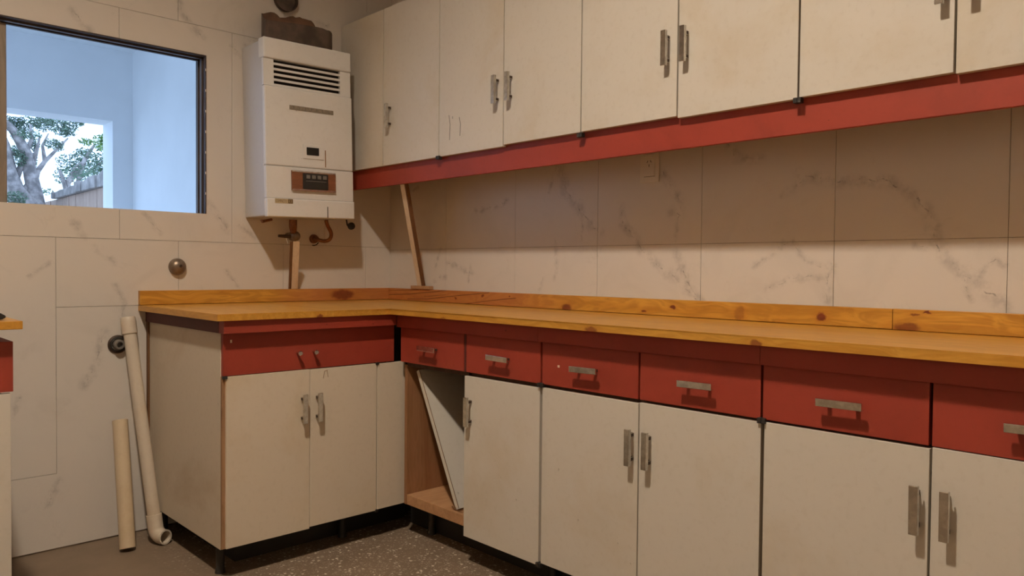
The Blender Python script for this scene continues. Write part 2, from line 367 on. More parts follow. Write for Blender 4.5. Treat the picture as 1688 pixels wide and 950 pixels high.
# window: dark grooved frame on top and right, tan board at the left, no glass
win = thing('window_1', 'open wall hatch with dark grooved wooden frame looking into the bright porch', 'window', (-1.28, .04, WZ0)); win['kind'] = 'structure'
del win['category']
def jamb(prof, lo, hi, ax):
    bm = new()
    for (u0, u1, v0, v1) in prof:                      # u: distance into the opening, v: depth
        if ax == 'z': box(bm, WX1-u1, WX1-u0, v0, v1, lo, hi, .0012)
        else: box(bm, lo, hi, v0, v1, WZ1-u1, WZ1-u0, .0012)
    return bm
prof = [(.0, .005, -.004, .018), (.0, .012, .019, .038), (.0, .006, .039, .052), (.0, .014, .053, .068), (.0, .008, .0685, .090)]
obj('jamb', jamb(prof, WZ0, WZ1-.002, 'z'), M['frame'], win)
obj('head', jamb(prof, WX0-.08, WX1, 'x'), M['frame'], win)
obj('side_board', bx(WX0-.078, WX0+.028, .030, .060, WZ0, WZ1-.018, .003), M['tan_wood'], win)
for k in range(7):
    p = Vector((WX1-.004, -.0045, WZ1-.06-.085*k))
    obj('nail_mark', bx(p.x-.0016, p.x+.0016, p.y-.0008, p.y+.0006, p.z-.005, p.z+.005), M['cream_flake'], win)

# ------------------------------------------------------------------ porch beyond the window
PX, PY, PZ = -.30, 2.9, 2.63
OX, OT = -.437, .235                                     # opening in the far wall: right edge, wall thickness
OZ = at(187, 200, 'y', PY).z
PL, OL = -4.4, -3.6
struct('floor_porch', bx(PL, PX, .09, PY+OT, -.08, -.02), M['plaster'], 'pale porch floor')
struct('ceiling_porch', bx(PL-.1, PX+.1, .0851, PY+OT, PZ, PZ+.1), M['porch'], 'white porch ceiling')
struct('wall_porch_right', bx(PX, PX+.12, .0851, PY+OT, -.02, PZ), M['porch'], 'white porch side wall in daylight')
bm = new(); box(bm, OX, PX, PY, PY+OT, -.02, PZ); box(bm, PL, OX, PY, PY+OT, OZ, PZ); box(bm, PL, OL, PY, PY+OT, -.02, OZ)
struct('wall_porch_back', bm, M['porch'], 'white porch wall with a wide opening onto the garden')
bm = new(); box(bm, XL-.1, .1, .0852, .089, ZC-.4, ZC); box(bm, XL-.1, WX0-.08, .0852, .089, 0, ZC-.4); box(bm, WX1, PX, .0852, .089, 0, ZC-.4); box(bm, WX0-.08, WX1, .0852, .089, 0, WZ0); box(bm, WX0-.08, WX1, .0852, .089, WZ1, ZC-.4)
struct('wall_porch_front', bm, M['porch'], 'white porch side of the hatch wall')

# ------------------------------------------------------------------ garden
struct('ground', bx(-40, 30, -20, 60, -.3, -.085), M['ground'], 'dry garden ground')
bwx = .62
wl = thing('boundary_wall', 'garden boundary wall of brown boards under a rough stone coping', 'wall', (bwx, 8, -.06))
yb0 = 3.7
U0, U1, B0, B1 = at(172, 285, 'x', bwx), at(92, 321, 'x', bwx), at(172, 308, 'x', bwx), at(82, 331.5, 'x', bwx)
yb1 = B1.y+.6
def lin(a, b, y): return a.z + (b.z-a.z)*(y-a.y)/(b.y-a.y)
n = 20
for k in range(n):
    a = yb0 + (yb1-yb0)*k/n; b = yb0 + (yb1-yb0)*(k+1)/n; x0 = bwx+R.uniform(0, .012)
    bm = new(); prism(bm, [(a+.006, -.084), (b-.006, -.084), (b-.006, lin(B0, B1, b)), (a+.006, lin(B0, B1, a))], bwx+.05-x0, 'x', x0); obj('board', bm, M['board'], wl)
k = yb0
while k < U1.y-.1:
    e = min(k+R.uniform(.28, .6), U1.y); j0, j1 = R.uniform(-.03, .03), R.uniform(-.03, .03); x0 = bwx-.03-R.uniform(0, .04)
    bm = new(); prism(bm, [(k+.008, lin(B0, B1, k)+.004), (e-.008, lin(B0, B1, e)+.004), (e-.008, max(lin(U0, U1, e)+j1, lin(B0, B1, e)+.03)), ((k+e)/2, lin(U0, U1, (k+e)/2)+.015+j0/2), (k+.008, lin(U0, U1, k)+j0)], .3, 'x', x0)
    bmesh.ops.bevel(bm, geom=list(bm.edges), offset=.008, segments=1, affect='EDGES'); obj('coping_stone', bm, M['stone'], wl); k = e
def leaves(bm, centre, rad, n, size, mi=0):
    for _ in range(n):
        while True:
            d = Vector((R.uniform(-1, 1), R.uniform(-1, 1), R.uniform(-1, 1)))
            if d.length < 1: break
        p = Vector(centre) + Vector((d.x*rad[0]*1.25, d.y*rad[1], d.z*rad[2]*1.2)); s = size*R.uniform(.6, 1.3)
        a = Vector((R.uniform(-1, 1), R.uniform(-1, 1), R.uniform(-.8, .3))).normalized(); b = a.cross(Vector((R.uniform(-1, 1), R.uniform(-1, 1), R.uniform(-1, 1)))).normalized()
        q = [p - a*s, p + b*s*.32, p + a*s, p - b*s*.32]
        f = bm.faces.new([bm.verts.new(x) for x in q]); f.material_index = mi
def path(y, pts): return [at(px, py, 'y', y) for px, py in pts]
def blobs(bm, y, pts, n, size, mi=0):
    for px, py, rx, ry in pts:
        c = at(px, py, 'y', y); k = (at(px+1, py, 'y', y)-c).length
        leaves(bm, c + Vector((0, R.uniform(-.6, .6), 0)), (rx*k, max(rx, ry)*k, ry*k), int(n*rx*ry/38), size, mi)
TY = 9.0
g = at(38, 340, 'y', TY)
tr = thing('tree', 'old leaning garden tree with twin rough trunks and dark foliage', 'tree', (g.x, TY, -.06))
bm = new()
tube(bm, [(g.x+.1, TY, -.06)] + path(TY, [(42, 338), (22, 312), (14, 285), (4, 240), (-20, 180)]), [.22, .17, .13, .11, .09, .07], 9)
tube(bm, path(TY, [(62, 352), (58, 322), (50, 285), (44, 255), (34, 235), (22, 215), (2, 195)]), [.12, .10, .085, .075, .065, .055, .04], 9)
obj('trunk', bm, M['bark'], tr, smooth=True)
for pts, r in (([(52, 318), (62, 282), (74, 266), (92, 248), (112, 228)], .045), ([(50, 285), (60, 250), (66, 225)], .04), ([(20, 310), (36, 270), (52, 230), (50, 205)], .05), ([(38, 318), (52, 296), (62, 300)], .05), ([(74, 266), (70, 240), (80, 220)], .03), ([(14, 250), (40, 262), (60, 250)], .03)):
    bm = new(); tube(bm, path(TY, pts), [r*(1-.75*i/(len(pts)-1)) for i in range(len(pts))], 7); obj('branch', bm, M['bark'], tr, smooth=True)
bm = new()
blobs(bm, TY, [(20,196,12,12),(38,200,14,14),(58,196,16,12),(84,198,18,14),(100,216,14,14),(88,224,14,8),(50,222,16,8),(30,222,12,10),(110,236,8,10),(62,236,8,10),(64,262,8,16),(16,330,16,12),(-14,210,24,34),(-10,300,20,30),(112,204,10,12),(70,206,22,8),(46,242,14,10),(80,240,14,8),(30,262,10,14)], 70, .024)
o = obj('foliage', bm, M['leaf'], tr); o['kind'] = 'stuff'
TY = 11.5; g = at(128, 330, 'y', TY)
tb = thing('shrub', 'airy green shrub growing behind the stone coping of the boundary wall', 'shrub', (g.x-.1, TY, -.06))
bm = new()
for pts in ([(118, 345), (112, 300), (124, 275), (150, 258)], [(118, 345), (130, 295), (150, 280), (175, 262)], [(118, 345), (104, 296), (98, 280)], [(130, 295), (140, 262), (155, 240)], [(112, 300), (126, 284), (140, 270)]):
    tube(bm, path(TY, pts), [.05, .035, .022, .01][:len(pts)], 6)
tube(bm, [(g.x, TY, -.06)] + path(TY, [(118, 340)]), .06, 6)
obj('stem', bm, M['bark'], tb, smooth=True)
bm = new()
blobs(bm, TY, [(120,268,20,16),(150,264,22,18),(170,280,18,18),(135,290,26,14),(108,290,14,14),(160,300,20,10),(140,252,16,8),(86,312,14,6),(190,270,20,40)], 34, .034, 0)
blobs(bm, TY, [(164,236,12,12),(158,228,10,6),(180,232,14,14)], 60, .036, 1)
o = obj('foliage', bm, [M['leaf'], M['leaf_light']], tb); o['kind'] = 'stuff'

# ------------------------------------------------------------------ ceiling lamp
lamp = thing('pendant_lamp', 'shallow metal shaded lamp hanging below the ceiling, outside the photo', 'lamp', (LAMP.x, LAMP.y, ZC))
bm = new(); lathe(bm, [(.03, .185), (.06, .18), (.14, .13), (.19, .02), (.20, -.085), (.203, -.087), (.198, -.089), (.187, .018), (.136, .125), (.05, .174), (.028, .178)], (LAMP.x, LAMP.y, LAMP.z+.005), (0, 0, 1), 40)
obj('lamp_shade', bm, M['white_plastic'], lamp, smooth=True)
bm = new(); tube(bm, [(LAMP.x, LAMP.y, LAMP.z+.186), (LAMP.x, LAMP.y, ZC)], .022, 14); obj('stem', bm, M['white_plastic'], lamp, smooth=True)
ld = bpy.data.lights.new('bulb', 'POINT'); ld.energy = LAMP_POWER; ld.color = LAMP_COLOR; ld.shadow_soft_size = .08
lo = bpy.data.objects.new('bulb', ld); C.objects.link(lo); lo.parent = lamp; lo.location = (0, 0, LAMP.z+.056-ZC)

# ------------------------------------------------------------------ handles (one mesh each way, shared)
def handle_mesh(vertical=True, L=.104, Wd=.018, P=.030):
    """flat chrome bar with a raised back edge on two dark posts; door plane is local x = 0, bar at -P"""
    bm = new(); h = L/2
    if vertical:
        box(bm, -P, -P+.006, -Wd/2, Wd/2, -h, h, .0012)
        box(bm, -P+.0061, -P+.011, -Wd/2, -Wd/2+.003, -h, h, .0006)
        for z in (-h*.66, h*.66): box(bm, -P+.006, 0, -.0045, .0045, z-.006, z+.006, .0012, mi=1)
    else:
        box(bm, -P, -P+.006, -h, h, -Wd/2, Wd/2, .0012)
        box(bm, -P+.0061, -P+.011, -h, h, -Wd/2, -Wd/2+.003, .0006)
        for y in (-h*.62, h*.62): box(bm, -P+.006, 0, y-.005, y+.005, -.0045, .0045, .0012, mi=1)
    me = bpy.data.meshes.new('handle'); bm.to_mesh(me); bm.free(); me.materials.append(M['chrome']); me.materials.append(M['brown_metal']); return me
HV, HH = handle_mesh(True), handle_mesh(False)
def handle(parent, me, p, rz=0.0, tilt=0.0):
    o = bpy.data.objects.new('handle', me); C.objects.link(o); o.parent = parent
    o.location = Vector(p) - LOC[parent.name]; o.rotation_euler = (tilt, 0, rz); return o

# ------------------------------------------------------------------ worktop
DX, DY, LX, YE = -.518, -.756, -1.188, -3.06
wt = thing('worktop', 'L-shaped varnished pine worktop with low upstand running round the corner', 'worktop', (DX, DY, .878))
bm = new(); fs = prism(bm, [(LX, -.0015), (LX, DY), (DX, DY), (DX, YE), (-.0015, YE), (-.0015, -.0015)], .022, 'z', .878)
bmesh.ops.bevel(bm, geom=[e for e in bm.edges if abs(e.verts[0].co.z-.9) < 1e-4 and abs(e.verts[1].co.z-.9) < 1e-4], offset=.002, segments=2, affect='EDGES')
obj('slab', bm, M['pine_top'], wt)
obj('upstand', bx(LX, -tx-.0005, -tx, -.0015, .9016, .957, .0012), M['pine_x'], wt)
yj = at(1471, 530, 'x', -tx).y
obj('upstand', bx(-tx, -.0015, yj+.0006, -.0016, .9016, .957, .0012), M['pine_y'], wt)
obj('upstand', bx(-tx+.0008, -.0015, YE, yj-.0006, .9012, .9575, .0012), M['pine_y'], wt)

# ------------------------------------------------------------------ base cabinets on the right wall
XD = -.462
def hy(px, py=700, x=None): return at(px, py, 'x', (XD if x is None else x)-.028).y
def leg(parent, x, y, z1=.13):
    bm = new(); tube(bm, [(x, y, .0005), (x, y, .02), (x, y, z1)], [.018, .014, .014], 12); return obj('leg', bm, M['black'], parent, smooth=True)
def hinge(parent, x, y, z, side):
    """half of a pivot hinge, on the cabinet at y or below (side -1) or at y or above (side 1)"""
    a, b = sorted((y+side*.0003, y+side*.0105)); return obj('hinge', bx(x-.006, x+.012, a, b, z-.007, z+.007, .001), M['black'], parent)
dzt, dzb = .683, .118
def base_cabinet(ya, yb, label, drawers, doors, open_left=False):
    """ya > yb; drawers: list of (y0, y1, handle y); doors: list of (y0, y1, handle y)"""
    t = thing('base_cabinet', label, 'cabinet', ((XD)/2, (ya+yb)/2, 0), 'cream base cabinets under the long worktop')
    bm = new()
    if not open_left: box(bm, XD+.02, -.03, ya-.017, ya-.0001, .135, .874)
    box(bm, XD+.02, -.03, yb+.0001, yb+.017, .135, .874)
    box(bm, -.029, -.022, yb+.001, ya-.001, .135, .874)
    if open_left:
        box(bm, XD+.02, -.03, -1.147, -1.132, .173, .69)
        box(bm, XD+.02, -.03, yb+.018, -1.148, .135, .152)
    else: box(bm, XD+.02, -.03, yb+.018, ya-.018, .135, .152)
    box(bm, XD+.020, -.03, yb+.018, ya-.018, .674, .688)
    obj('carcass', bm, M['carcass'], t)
    obj('shade_board', bx(XD+.14, XD+.155, yb+.001, ya-.02 if ya < -.8 else ya+.12, .001, .1335), M['black'], t)  # black board added to deepen the shade under the cabinet, not a real plinth
    obj('apron', bx(XD-.018, XD+.016, yb+.0005, ya-.0005, .8275, .8775), M['red'], t)
    for y1, y0, hy in drawers:
        bm = new(); box(bm, XD, XD+.018, y0+.0022, y1-.0022, .692, .8255, .0012); box(bm, XD+.0185, -.06, y0+.02, y1-.02, .70, .815)
        d = obj('drawer', bm, M['red'], t); handle(d, HH, (XD, hy, .7575), 0, R.uniform(-.025, .025))
    for y1, y0, hy, zb_, zt_ in doors:
        d = obj('door', bx(XD-.001, XD+.017, y0+.0015, y1-.0015, zb_, zt_, .001), M['cream'], t); handle(d, HV, (XD-.001, hy, .5565), 0, R.uniform(-.01, .01))
    for y in (ya-.05, yb+.05):
        for x in (XD+.12, -.08): leg(t, x, y)
    for z in (dzt+.006, dzb-.004):
        hinge(t, XD-.003, yb, z, 1)
        if not open_left: hinge(t, XD-.003, ya, z, -1)
    return t
c1 = base_cabinet(-.7425, -1.507, 'cream base cabinet in the corner with one open compartment and one door', [(-.7425, -1.126, hy(701, 573)), (-1.136, -1.504, hy(817.5, 590))], [(-1.130, -1.503, hy(766.5), .109, .678)], True)
ys = at(671, 800, 'x', XD+.02).y
obj('side_panel', bx(XD+.016, -.03, ys-.003, ys+.013, .134, .680), M['ply_shaded'], c1)
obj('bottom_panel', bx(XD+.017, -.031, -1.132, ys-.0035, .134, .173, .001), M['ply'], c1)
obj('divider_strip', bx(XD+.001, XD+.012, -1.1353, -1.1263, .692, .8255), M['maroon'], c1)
c2 = base_cabinet(-1.507, -2.264, 'cream base cabinet with two doors below two red drawers, middle of the long run', [(-1.508, -1.888, hy(959.5, 608)), (-1.890, -2.260, hy(1143.5, 632))], [(-1.511, -1.890, hy(1033.5), .120, .681), (-1.891, -2.262, hy(1062), .120, .684)])
c3 = base_cabinet(-2.264, -3.03, 'cream base cabinet at the right edge of the photo, nearest the viewer', [(-2.262, -2.643, hy(1381.5, 662)), (-2.645, -3.028, -2.835)], [(-2.268, -2.645, hy(1505.5, 830), .120, .686), (-2.647, -3.028, hy(1556, 840), .120, .690)])
p = at(921, 604, 'x', XD)
obj('paint_chip', bx(XD-.0012, XD+.0004, p.y-.004, p.y+.004, p.z-.004, p.z+.003), M['cream_flake'], c2)
# loose white panel leaning inside the open compartment
b0 = at(756, 846, 'x', -.428); b1 = at(690.5, 613, 'x', -.424)
b0.z = .1742; up_ = b1-b0; nrm = Vector((0, -up_.z, up_.y)).normalized()*.017; dep = Vector((.28, 0, 0))
lp = new(); v = box(lp, 0, 1, 0, 1, 0, 1)
for w in v: w.co = b0 + up_*w.co.z + dep*w.co.x - nrm*w.co.y
zmin = min(w.co.z for w in lp.verts)
for w in lp.verts: w.co.z += .1738-zmin
el_ = new(); v = box(el_, 0, 1, 0, 1, 0, 1)
for w in v: w.co = b0 + up_*(w.co.z*.99+.005) + dep*(w.co.x*.006-.001) + nrm*(.02 + w.co.y*.10)
for w in el_.verts: w.co.z += .1738-zmin
pn = obj('loose_panel', lp, M['cream'], base=(-.3, b0.y, .174)); tag(pn, 'loose white board leaning inside the open compartment of the corner cabinet', 'board')
obj('edge_line', el_, M['raw_dark'], pn)
for pts in ([(746,840),(750,846),(757,848),(763,846)], [(749,838),(752,845)], [(745,843),(749,848)]):
    bm = new(); tube(bm, [at(x, y, 'x', -.432) for x, y in pts], .0022, 6); zlow = min(v.co.z for v in bm.verts)
    for v in bm.verts: v.co.z += max(0, .1735-zlow)
    obj('torn_edge', bm, M['raw_dark'], pn)

# ------------------------------------------------------------------ base cabinet on the back wall
YD = -.712; EX = -1.152
def hx(px, py=650): return at(px, py, 'y', YD-.028).x
cb = thing('base_cabinet', 'cream base cabinet below the water heater with stained end panel and false red drawer', 'cabinet', (-.8, -.37, 0))
obj('end_panel', bx(EX, EX+.016, YD+.018, -.021, .108, .834, .001), M['aged'], cb)
obj('panel_edge', bx(EX+.0005, EX+.012, YD+.008, YD+.0175, .112, .690), M['chip'], cb)
obj('back_batten', bx(EX-.006, EX+.016, -.0205, -.002, .10, .834), M['raw_dark'], cb)
bm = new(); box(bm, EX+.017, -.425, YD+.02, -.03, .125, .142); box(bm, EX+.017, -.04, -.028, -.02, .125, .87); box(bm, EX+.017, -.50, YD+.022, -.03, .684, .692)
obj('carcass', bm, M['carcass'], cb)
bm = new(); box(bm, EX-.009, -.482, YD-.032, YD+.010, .8345, .8775, .001)
obj('apron', bm, M['red'], cb)
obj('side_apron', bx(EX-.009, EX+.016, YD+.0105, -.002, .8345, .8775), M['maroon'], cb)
fd = obj('false_drawer', bx(EX+.002, -.4695, YD+.001, YD+.017, .6915, .8335, .001), M['red'], cb)
for x in (hx(496.5, 582), hx(523, 580)):
    bm = new(); lathe(bm, [(.0, .030), (.006, .030), (.0085, .026), (.0075, .020), (.004, .014), (.004, .0)], (x, YD+.001, .752), (0, -1, 0), 14)
    obj('knob', bm, M['chrome'], fd, smooth=True)
for x0, x1, z0, z1, hp_, n in ((EX+.012, -.8345, .113, .6895, hx(504), 'door'), (-.833, -.5505, .119, .6885, hx(528.5), 'door'), (-.5475, -.417, .122, .687, None, 'filler_panel')):
    d = obj(n, bx(x0, x1, YD-.001, YD+.0165, z0, z1, .001), M['cream_old'], cb)
    if hp_: handle(d, HV, (hp_, YD-.001, .5525), math.pi/2, 0)
d2 = [o for o in cb.children if o.name.startswith('door')][1]
for a, b in (((533,624),(535,612)), ((541,622),(539,610)), ((535,612),(540,611))):
    A, B = at(*a, 'y', YD-.0014), at(*b, 'y', YD-.0014); bm = new(); tube(bm, [A, B], .0009, 6); obj('scratch', bm, M['chip'], d2)
for x, z in ((-.5490, .688), (-.5490, .118), (EX+.008, .687)):
    bm = new(); box(bm, x-.007, x+.007, YD-.005, YD+.012, z-.005, z+.005, .001); obj('hinge', bm, M['black'], cb)
for x, y in ((-1.118, YD+.10), (-1.118, -.08), (-.62, YD+.13), (-.62, -.08)): leg(cb, x, y, .124)
obj('shade_board', bx(-1.04, -.30, YD+.16, YD+.175, .001, .1245), M['black'], cb); obj('shade_board', bx(-1.04, -1.025, YD+.1755, -.02, .001, .1245), M['black'], cb)  # added black boards that keep the open gap under this cabinet dark
p = at(381, 563, 'y', YD); obj('paint_chip', bx(p.x-.003, p.x+.003, YD-.0003, YD+.0011, p.z-.005, p.z+.005), M['cream_flake'], fd)

# ------------------------------------------------------------------ left base cabinet, at the edge of the photo
lx = at(22, 648, 'y', YD).x
cl = thing('base_cabinet', 'base cabinet with red drawer box cut by the left edge of the photo', 'cabinet', (-2.05, -.37, 0))
obj('carcass', bx(-2.37, lx-.012, YD+.02, -.03, .10, .688), M['cream'], cl)
bm = new(); box(bm, -2.37, lx, YD, -.05, .703, .842, .001)
dr = obj('drawer', bm, M['red'], cl); handle(dr, HH, (-2.06, YD, .77), math.pi/2)
d = obj('door', bx(-2.37, lx-.006, YD+.002, YD+.019, .10, .698, .001), M['cream'], cl); handle(d, HV, (-2.30, YD+.002, .55), math.pi/2)
for x in (-2.3, lx-.06):
    for y in (YD+.06, -.1): leg(cl, x, y, .0995)
obj('spacer_rail', bx(-2.35, -2.31, YD+.05, -.05, .8425, .8775), M['chip'], cl); obj('spacer_rail', bx(-2.06, -2.02, YD+.05, -.05, .8425, .8775), M['chip'], cl)
wl2 = obj('worktop', bx(-2.40, -1.7265, -.758, -.0015, .878, .9005, .0015), M['pine_top'], base=(-2.06, -.38, .878)); tag(wl2, 'short pine worktop at the left edge, across the gap from the L-shaped one', 'worktop')
a = at(8.5, 521.5, 'y', -.66); bm = new()
prism(bm, [(a.x-.20, .901), (a.x-.015, .901), (a.x, .909), (a.x-.010, .917), (a.x-.045, .934), (a.x-.20, .940)], .05, 'y', -.69)
bmesh.ops.bevel(bm, geom=list(bm.edges), offset=.003, segments=2, affect='EDGES')
tag(obj('kitchen_tool', bm, M['black'], base=(a.x-.1, -.66, .9008)), 'dark tapered object on the short pine worktop at the left edge', 'tool')

# ------------------------------------------------------------------ upper cabinets and red valance
XU = -.284; zU0, zU1 = 1.505, 2.187
US = [0, -.351, -.747, -1.126, -1.503, -1.880, -2.253, -2.6205, -3.0]
def upper_cabinet(ya, yb, label, doors):
    t = thing('wall_cabinet', label, 'cabinet', (XU/2, (ya+yb)/2, 1.6), 'cream wall cabinets above the long worktop')
    bm = new(); box(bm, XU+.019, -.001, ya-.016, ya-.0001, zU0+.012, zU1); box(bm, XU+.019, -.001, yb+.0001, yb+.016, zU0+.012, zU1)
    box(bm, XU+.019, -.002, yb+.0165, ya-.0165, zU1-.016, zU1); box(bm, XU+.019, -.002, yb+.0165, ya-.0165, zU0+.012, zU0+.028)
    obj('carcass', bm, M['carcass'], t)
    for nm, y1, y0, zb_, h_ in doors:
        d = obj(nm, bx(XU, XU+.018, y0+.0026, y1-.0026, zb_, zU1+.001, .001), M['cream'], t)
        if h_ is not None: handle(d, HV, (XU, h_, 1.7135), 0, R.uniform(-.008, .008))
    hinge(t, XU-.002, yb, zU0-.004, 1)
    if ya < -.1: hinge(t, XU-.002, ya, zU0-.004, -1)
    return t
u1 = upper_cabinet(-.0015, US[2], 'cream wall cabinet beside the water heater, in the corner', [('filler_panel', -.0015, US[1], zU0-.001, None), ('door', US[1], US[2], zU0-.001, hy(635, 190, XU))])
u2 = upper_cabinet(US[2], US[4], 'cream wall cabinet with ink strokes on its left door', [('door', US[2], US[3], zU0, hy(812, 150, XU)), ('door', US[3], US[4], zU0+.006, hy(834, 146, XU))])
u3 = upper_cabinet(US[4], US[6], 'cream wall cabinet whose two handles stand well apart, above the wall socket', [('door', US[4], US[5], zU0+.007, hy(1093, 80, XU)), ('door', US[5], US[6], zU0+.001, hy(1124, 75, XU))])
u4 = upper_cabinet(US[6], US[8], 'cream wall cabinet at the top right corner of the photo', [('door', US[6], US[7], zU0+.004, hy(1547, 10, XU)), ('door', US[7], US[8], zU0, hy(1597, 5, XU))])
d2 = [o for o in u2.children if o.name.startswith('door')][0]
for pts in ([(740,190),(742,205),(741,231)], [(746,192),(746,196)], [(757,193),(759,205),(758,224)]):
    bm = new(); tube(bm, [at(x, y, 'x', XU-.0003) for x, y in pts], .0009, 6); obj('ink_stroke', bm, M['black'], d2)
vx = -.264
va = bx(vx, vx+.016, -3.0, -.002, 1.4185, zU0+.0115, .001)
tag(obj('valance', va, M['red'], base=(vx, -1.5, 1.42)), 'long red painted board below the cream wall cabinets', 'valance')

# strut propping the wall cabinets
s0 = at(696, 470, 'x', -.018); s1 = at(667.5, 302, 'x', -.231)
blk = obj('wood_block', bx(-.030, -.003, at(711, 474, 'x', -.015).y, at(681, 472, 'x', -.015).y, .9582, .973, .001), M['ply'], base=(-.016, s0.y, .9582)); tag(blk, 'small wood block under the leaning stick, on the pine upstand', 'block')
st = thing('wooden_prop', 'thin pale stick leaning from the pine upstand up to the red valance', 'stick', (s0.x, s0.y, .974))
q0 = Vector((-.018, s0.y, .9735)); dirv = (s1 - q0); q1 = q0 + dirv*1.02
def slanted(y0, y1, x0, x1):
    bm = new(); v = box(bm, x0, x1, y0, y1, 0, 1)
    for w in bm.verts: w.co = Vector((w.co.x, w.co.y, 0)) + (q0 if w.co.z < .5 else q1)
    return bm
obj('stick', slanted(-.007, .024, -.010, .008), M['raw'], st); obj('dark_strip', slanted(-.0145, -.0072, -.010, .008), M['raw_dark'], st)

# wall socket
ya, yb2 = at(1057, 250, 'x', 0).y, at(1088, 250, 'x', 0).y
so = thing('wall_socket', 'white three-slot socket plate on the marble tiles below the red valance', 'socket', (-.001, (ya+yb2)/2, 1.42))
obj('plate', bx(-.006, -.0008, yb2, ya, 1.363, 1.4835, .0015), M['white_plastic'], so)
my0, my1 = at(1079, 270, 'x', -.008).y, at(1062, 270, 'x', -.008).y
obj('module', bx(-.0095, -.0062, my0, my1, 1.384, 1.4600, .001), M['white_plastic'], so)
cy, cz = (my0+my1)/2, 1.431
for dy, dz, an in ((.007, .004, .5), (-.007, .004, -.5), (0, -.010, 0)):
    bm = bx(-.0099, -.0094, -.0011, .0011, -.0042, .0042)
    for v in bm.verts:
        y, z = v.co.y, v.co.z; v.co.y = cy+dy + y*math.cos(an) - z*math.sin(an); v.co.z = cz+dz + y*math.sin(an) + z*math.cos(an)
    obj('slot', bm, M['black'], so)
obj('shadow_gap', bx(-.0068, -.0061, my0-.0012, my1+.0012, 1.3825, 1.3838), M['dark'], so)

# ------------------------------------------------------------------ water heater
hx0, hx1, hyF, hz0, hz1 = -.7535, -.3420, -.208, 1.2675, 2.004
he = thing('water_heater', 'white wall-mounted gas water heater with dark vent slots and brown control panel', 'water heater', ((hx0+hx1)/2, 0, hz0)); hl = []
def hp(n, bm, mt, par=None, smooth=False): o = obj(n, bm, mt, par or he, smooth=smooth); return o
hp('casing', bx(hx0+.002, hx1-.004, hyF+.022, -.002, hz0+.004, hz1-.010, .004), M['casing'])
hp('top_cap', bx(hx0, hx1, hyF, hyF+.05, 1.918, hz1, .007, seg=3), M['enamel'])
# vent panel with five slots, built as bars round real gaps
bm = new(); zs0, zs1 = 1.8085, 1.9170; sx0, sx1 = -.708, -.396; pit = (zs1-zs0)/5
box(bm, hx0+.001, sx0, hyF+.006, hyF+.020, zs0, zs1); vp = hp('vent_panel', bm, M['enamel']); hp('vent_panel', bx(sx1, hx1-.002, hyF+.006, hyF+.020, zs0, zs1), M['enamel'])
for k in range(5): hp('slat', bx(sx0+.0002, sx1-.0002, hyF+.0062, hyF+.012, zs0+pit*k-.0004, zs0+pit*k+pit*.44, .001), M['enamel'], vp)
hp('vent_back', bx(sx0-.01, sx1+.01, hyF+.0203, hyF+.0215, zs0, zs1), M['dark'])
hp('front_cover', bx(hx0, hx1+.002, hyF, hyF+.0215, 1.4805, 1.8075, .006, seg=3), M['enamel'])
hp('lower_cover', bx(hx0, hx1+.002, hyF, hyF+.0215, 1.345, 1.4790, .003), M['enamel'])
hp('bottom_lip', bx(hx0, hx1+.005, hyF-.004, hyF+.0215, hz0, 1.3448, .005, seg=3), M['enamel'])
fy = hyF
def onf(px, py): return at(px, py, 'y', fy)
def fbox(n, a, b, d0, d1, mt, bev=0.0, par=None, sh=0.0):
    A, B = onf(*a), onf(*b); return hp(n, bx(min(A.x, B.x), max(A.x, B.x), fy-d1, fy-d0, min(A.z, B.z), max(A.z, B.z), bev), mt, par)
A0, A1 = onf(481, 178.5), onf(553, 186); zc = (A0.z+A1.z)/2
np_ = hp('name_plate', bx(A0.x, A1.x, fy-.0022, fy-.0002, zc-.009, zc+.009, .0006), M['plate'])
for k in range(7): hp('rib', bx(A0.x+.018+k*.027, A0.x+.020+k*.027, fy-.003, fy-.0022, zc-.006, zc+.006), M['button'], np_)
wz = (onf(508, 245.5).z+onf(527, 257.5).z)/2+.002
pw = hp('peep_window', bx(-.585, -.487, fy-.003, fy-.0002, wz-.032, wz+.030, .0015), M['enamel'])
hp('pane', bx(-.569, -.511, fy-.0036, fy-.0028, wz-.016, wz+.017, .0015), M['dark'], pw)
x = onf(538.5, 260).x; hp('slit', bx(x-.0022, x+.0022, fy-.0011, fy-.0002, 1.489, 1.562), M['chip'])
cz0, cz1 = 1.3805, 1.4650
cp = hp('control_panel', bx(-.642, -.434, fy-.008, fy-.0002, cz0, cz1, .001), M['woodgrain'])
for z in (cz0+.003, cz1-.003): hp('chrome_trim', bx(-.641, -.435, fy-.0105, fy-.0078, z-.0035, z+.0035, .001), M['chrome'], cp)
hp('button_block', bx(-.593, -.472, fy-.0115, fy-.0078, cz0+.009, cz1-.009, .002), M['black'], cp)
for k in range(4): hp('button', bx(-.578+k*.0262, -.560+k*.0262, fy-.0155, fy-.0112, cz1-.032, cz1-.016, .002), M['button'], cp)
hp('lever_slot', bx(-.580, -.482, fy-.0128, fy-.0114, cz1-.0425, cz1-.0405), M['button'], cp)
x = onf(539.7, 350).x; hp('slit', bx(x-.0016, x+.0016, fy-.0051, fy-.0040, hz0+.002, 1.318), M['dark'])
sk = hp('sticker', bx(-.7185, -.638, fy-.0050, fy-.0040, 1.3245, 1.3435), M['sticker'])
hp('sticker_box', bx(-.6600, -.6385, fy-.0053, fy-.0049, 1.3250, 1.3430), M['sticker_dark'], sk)
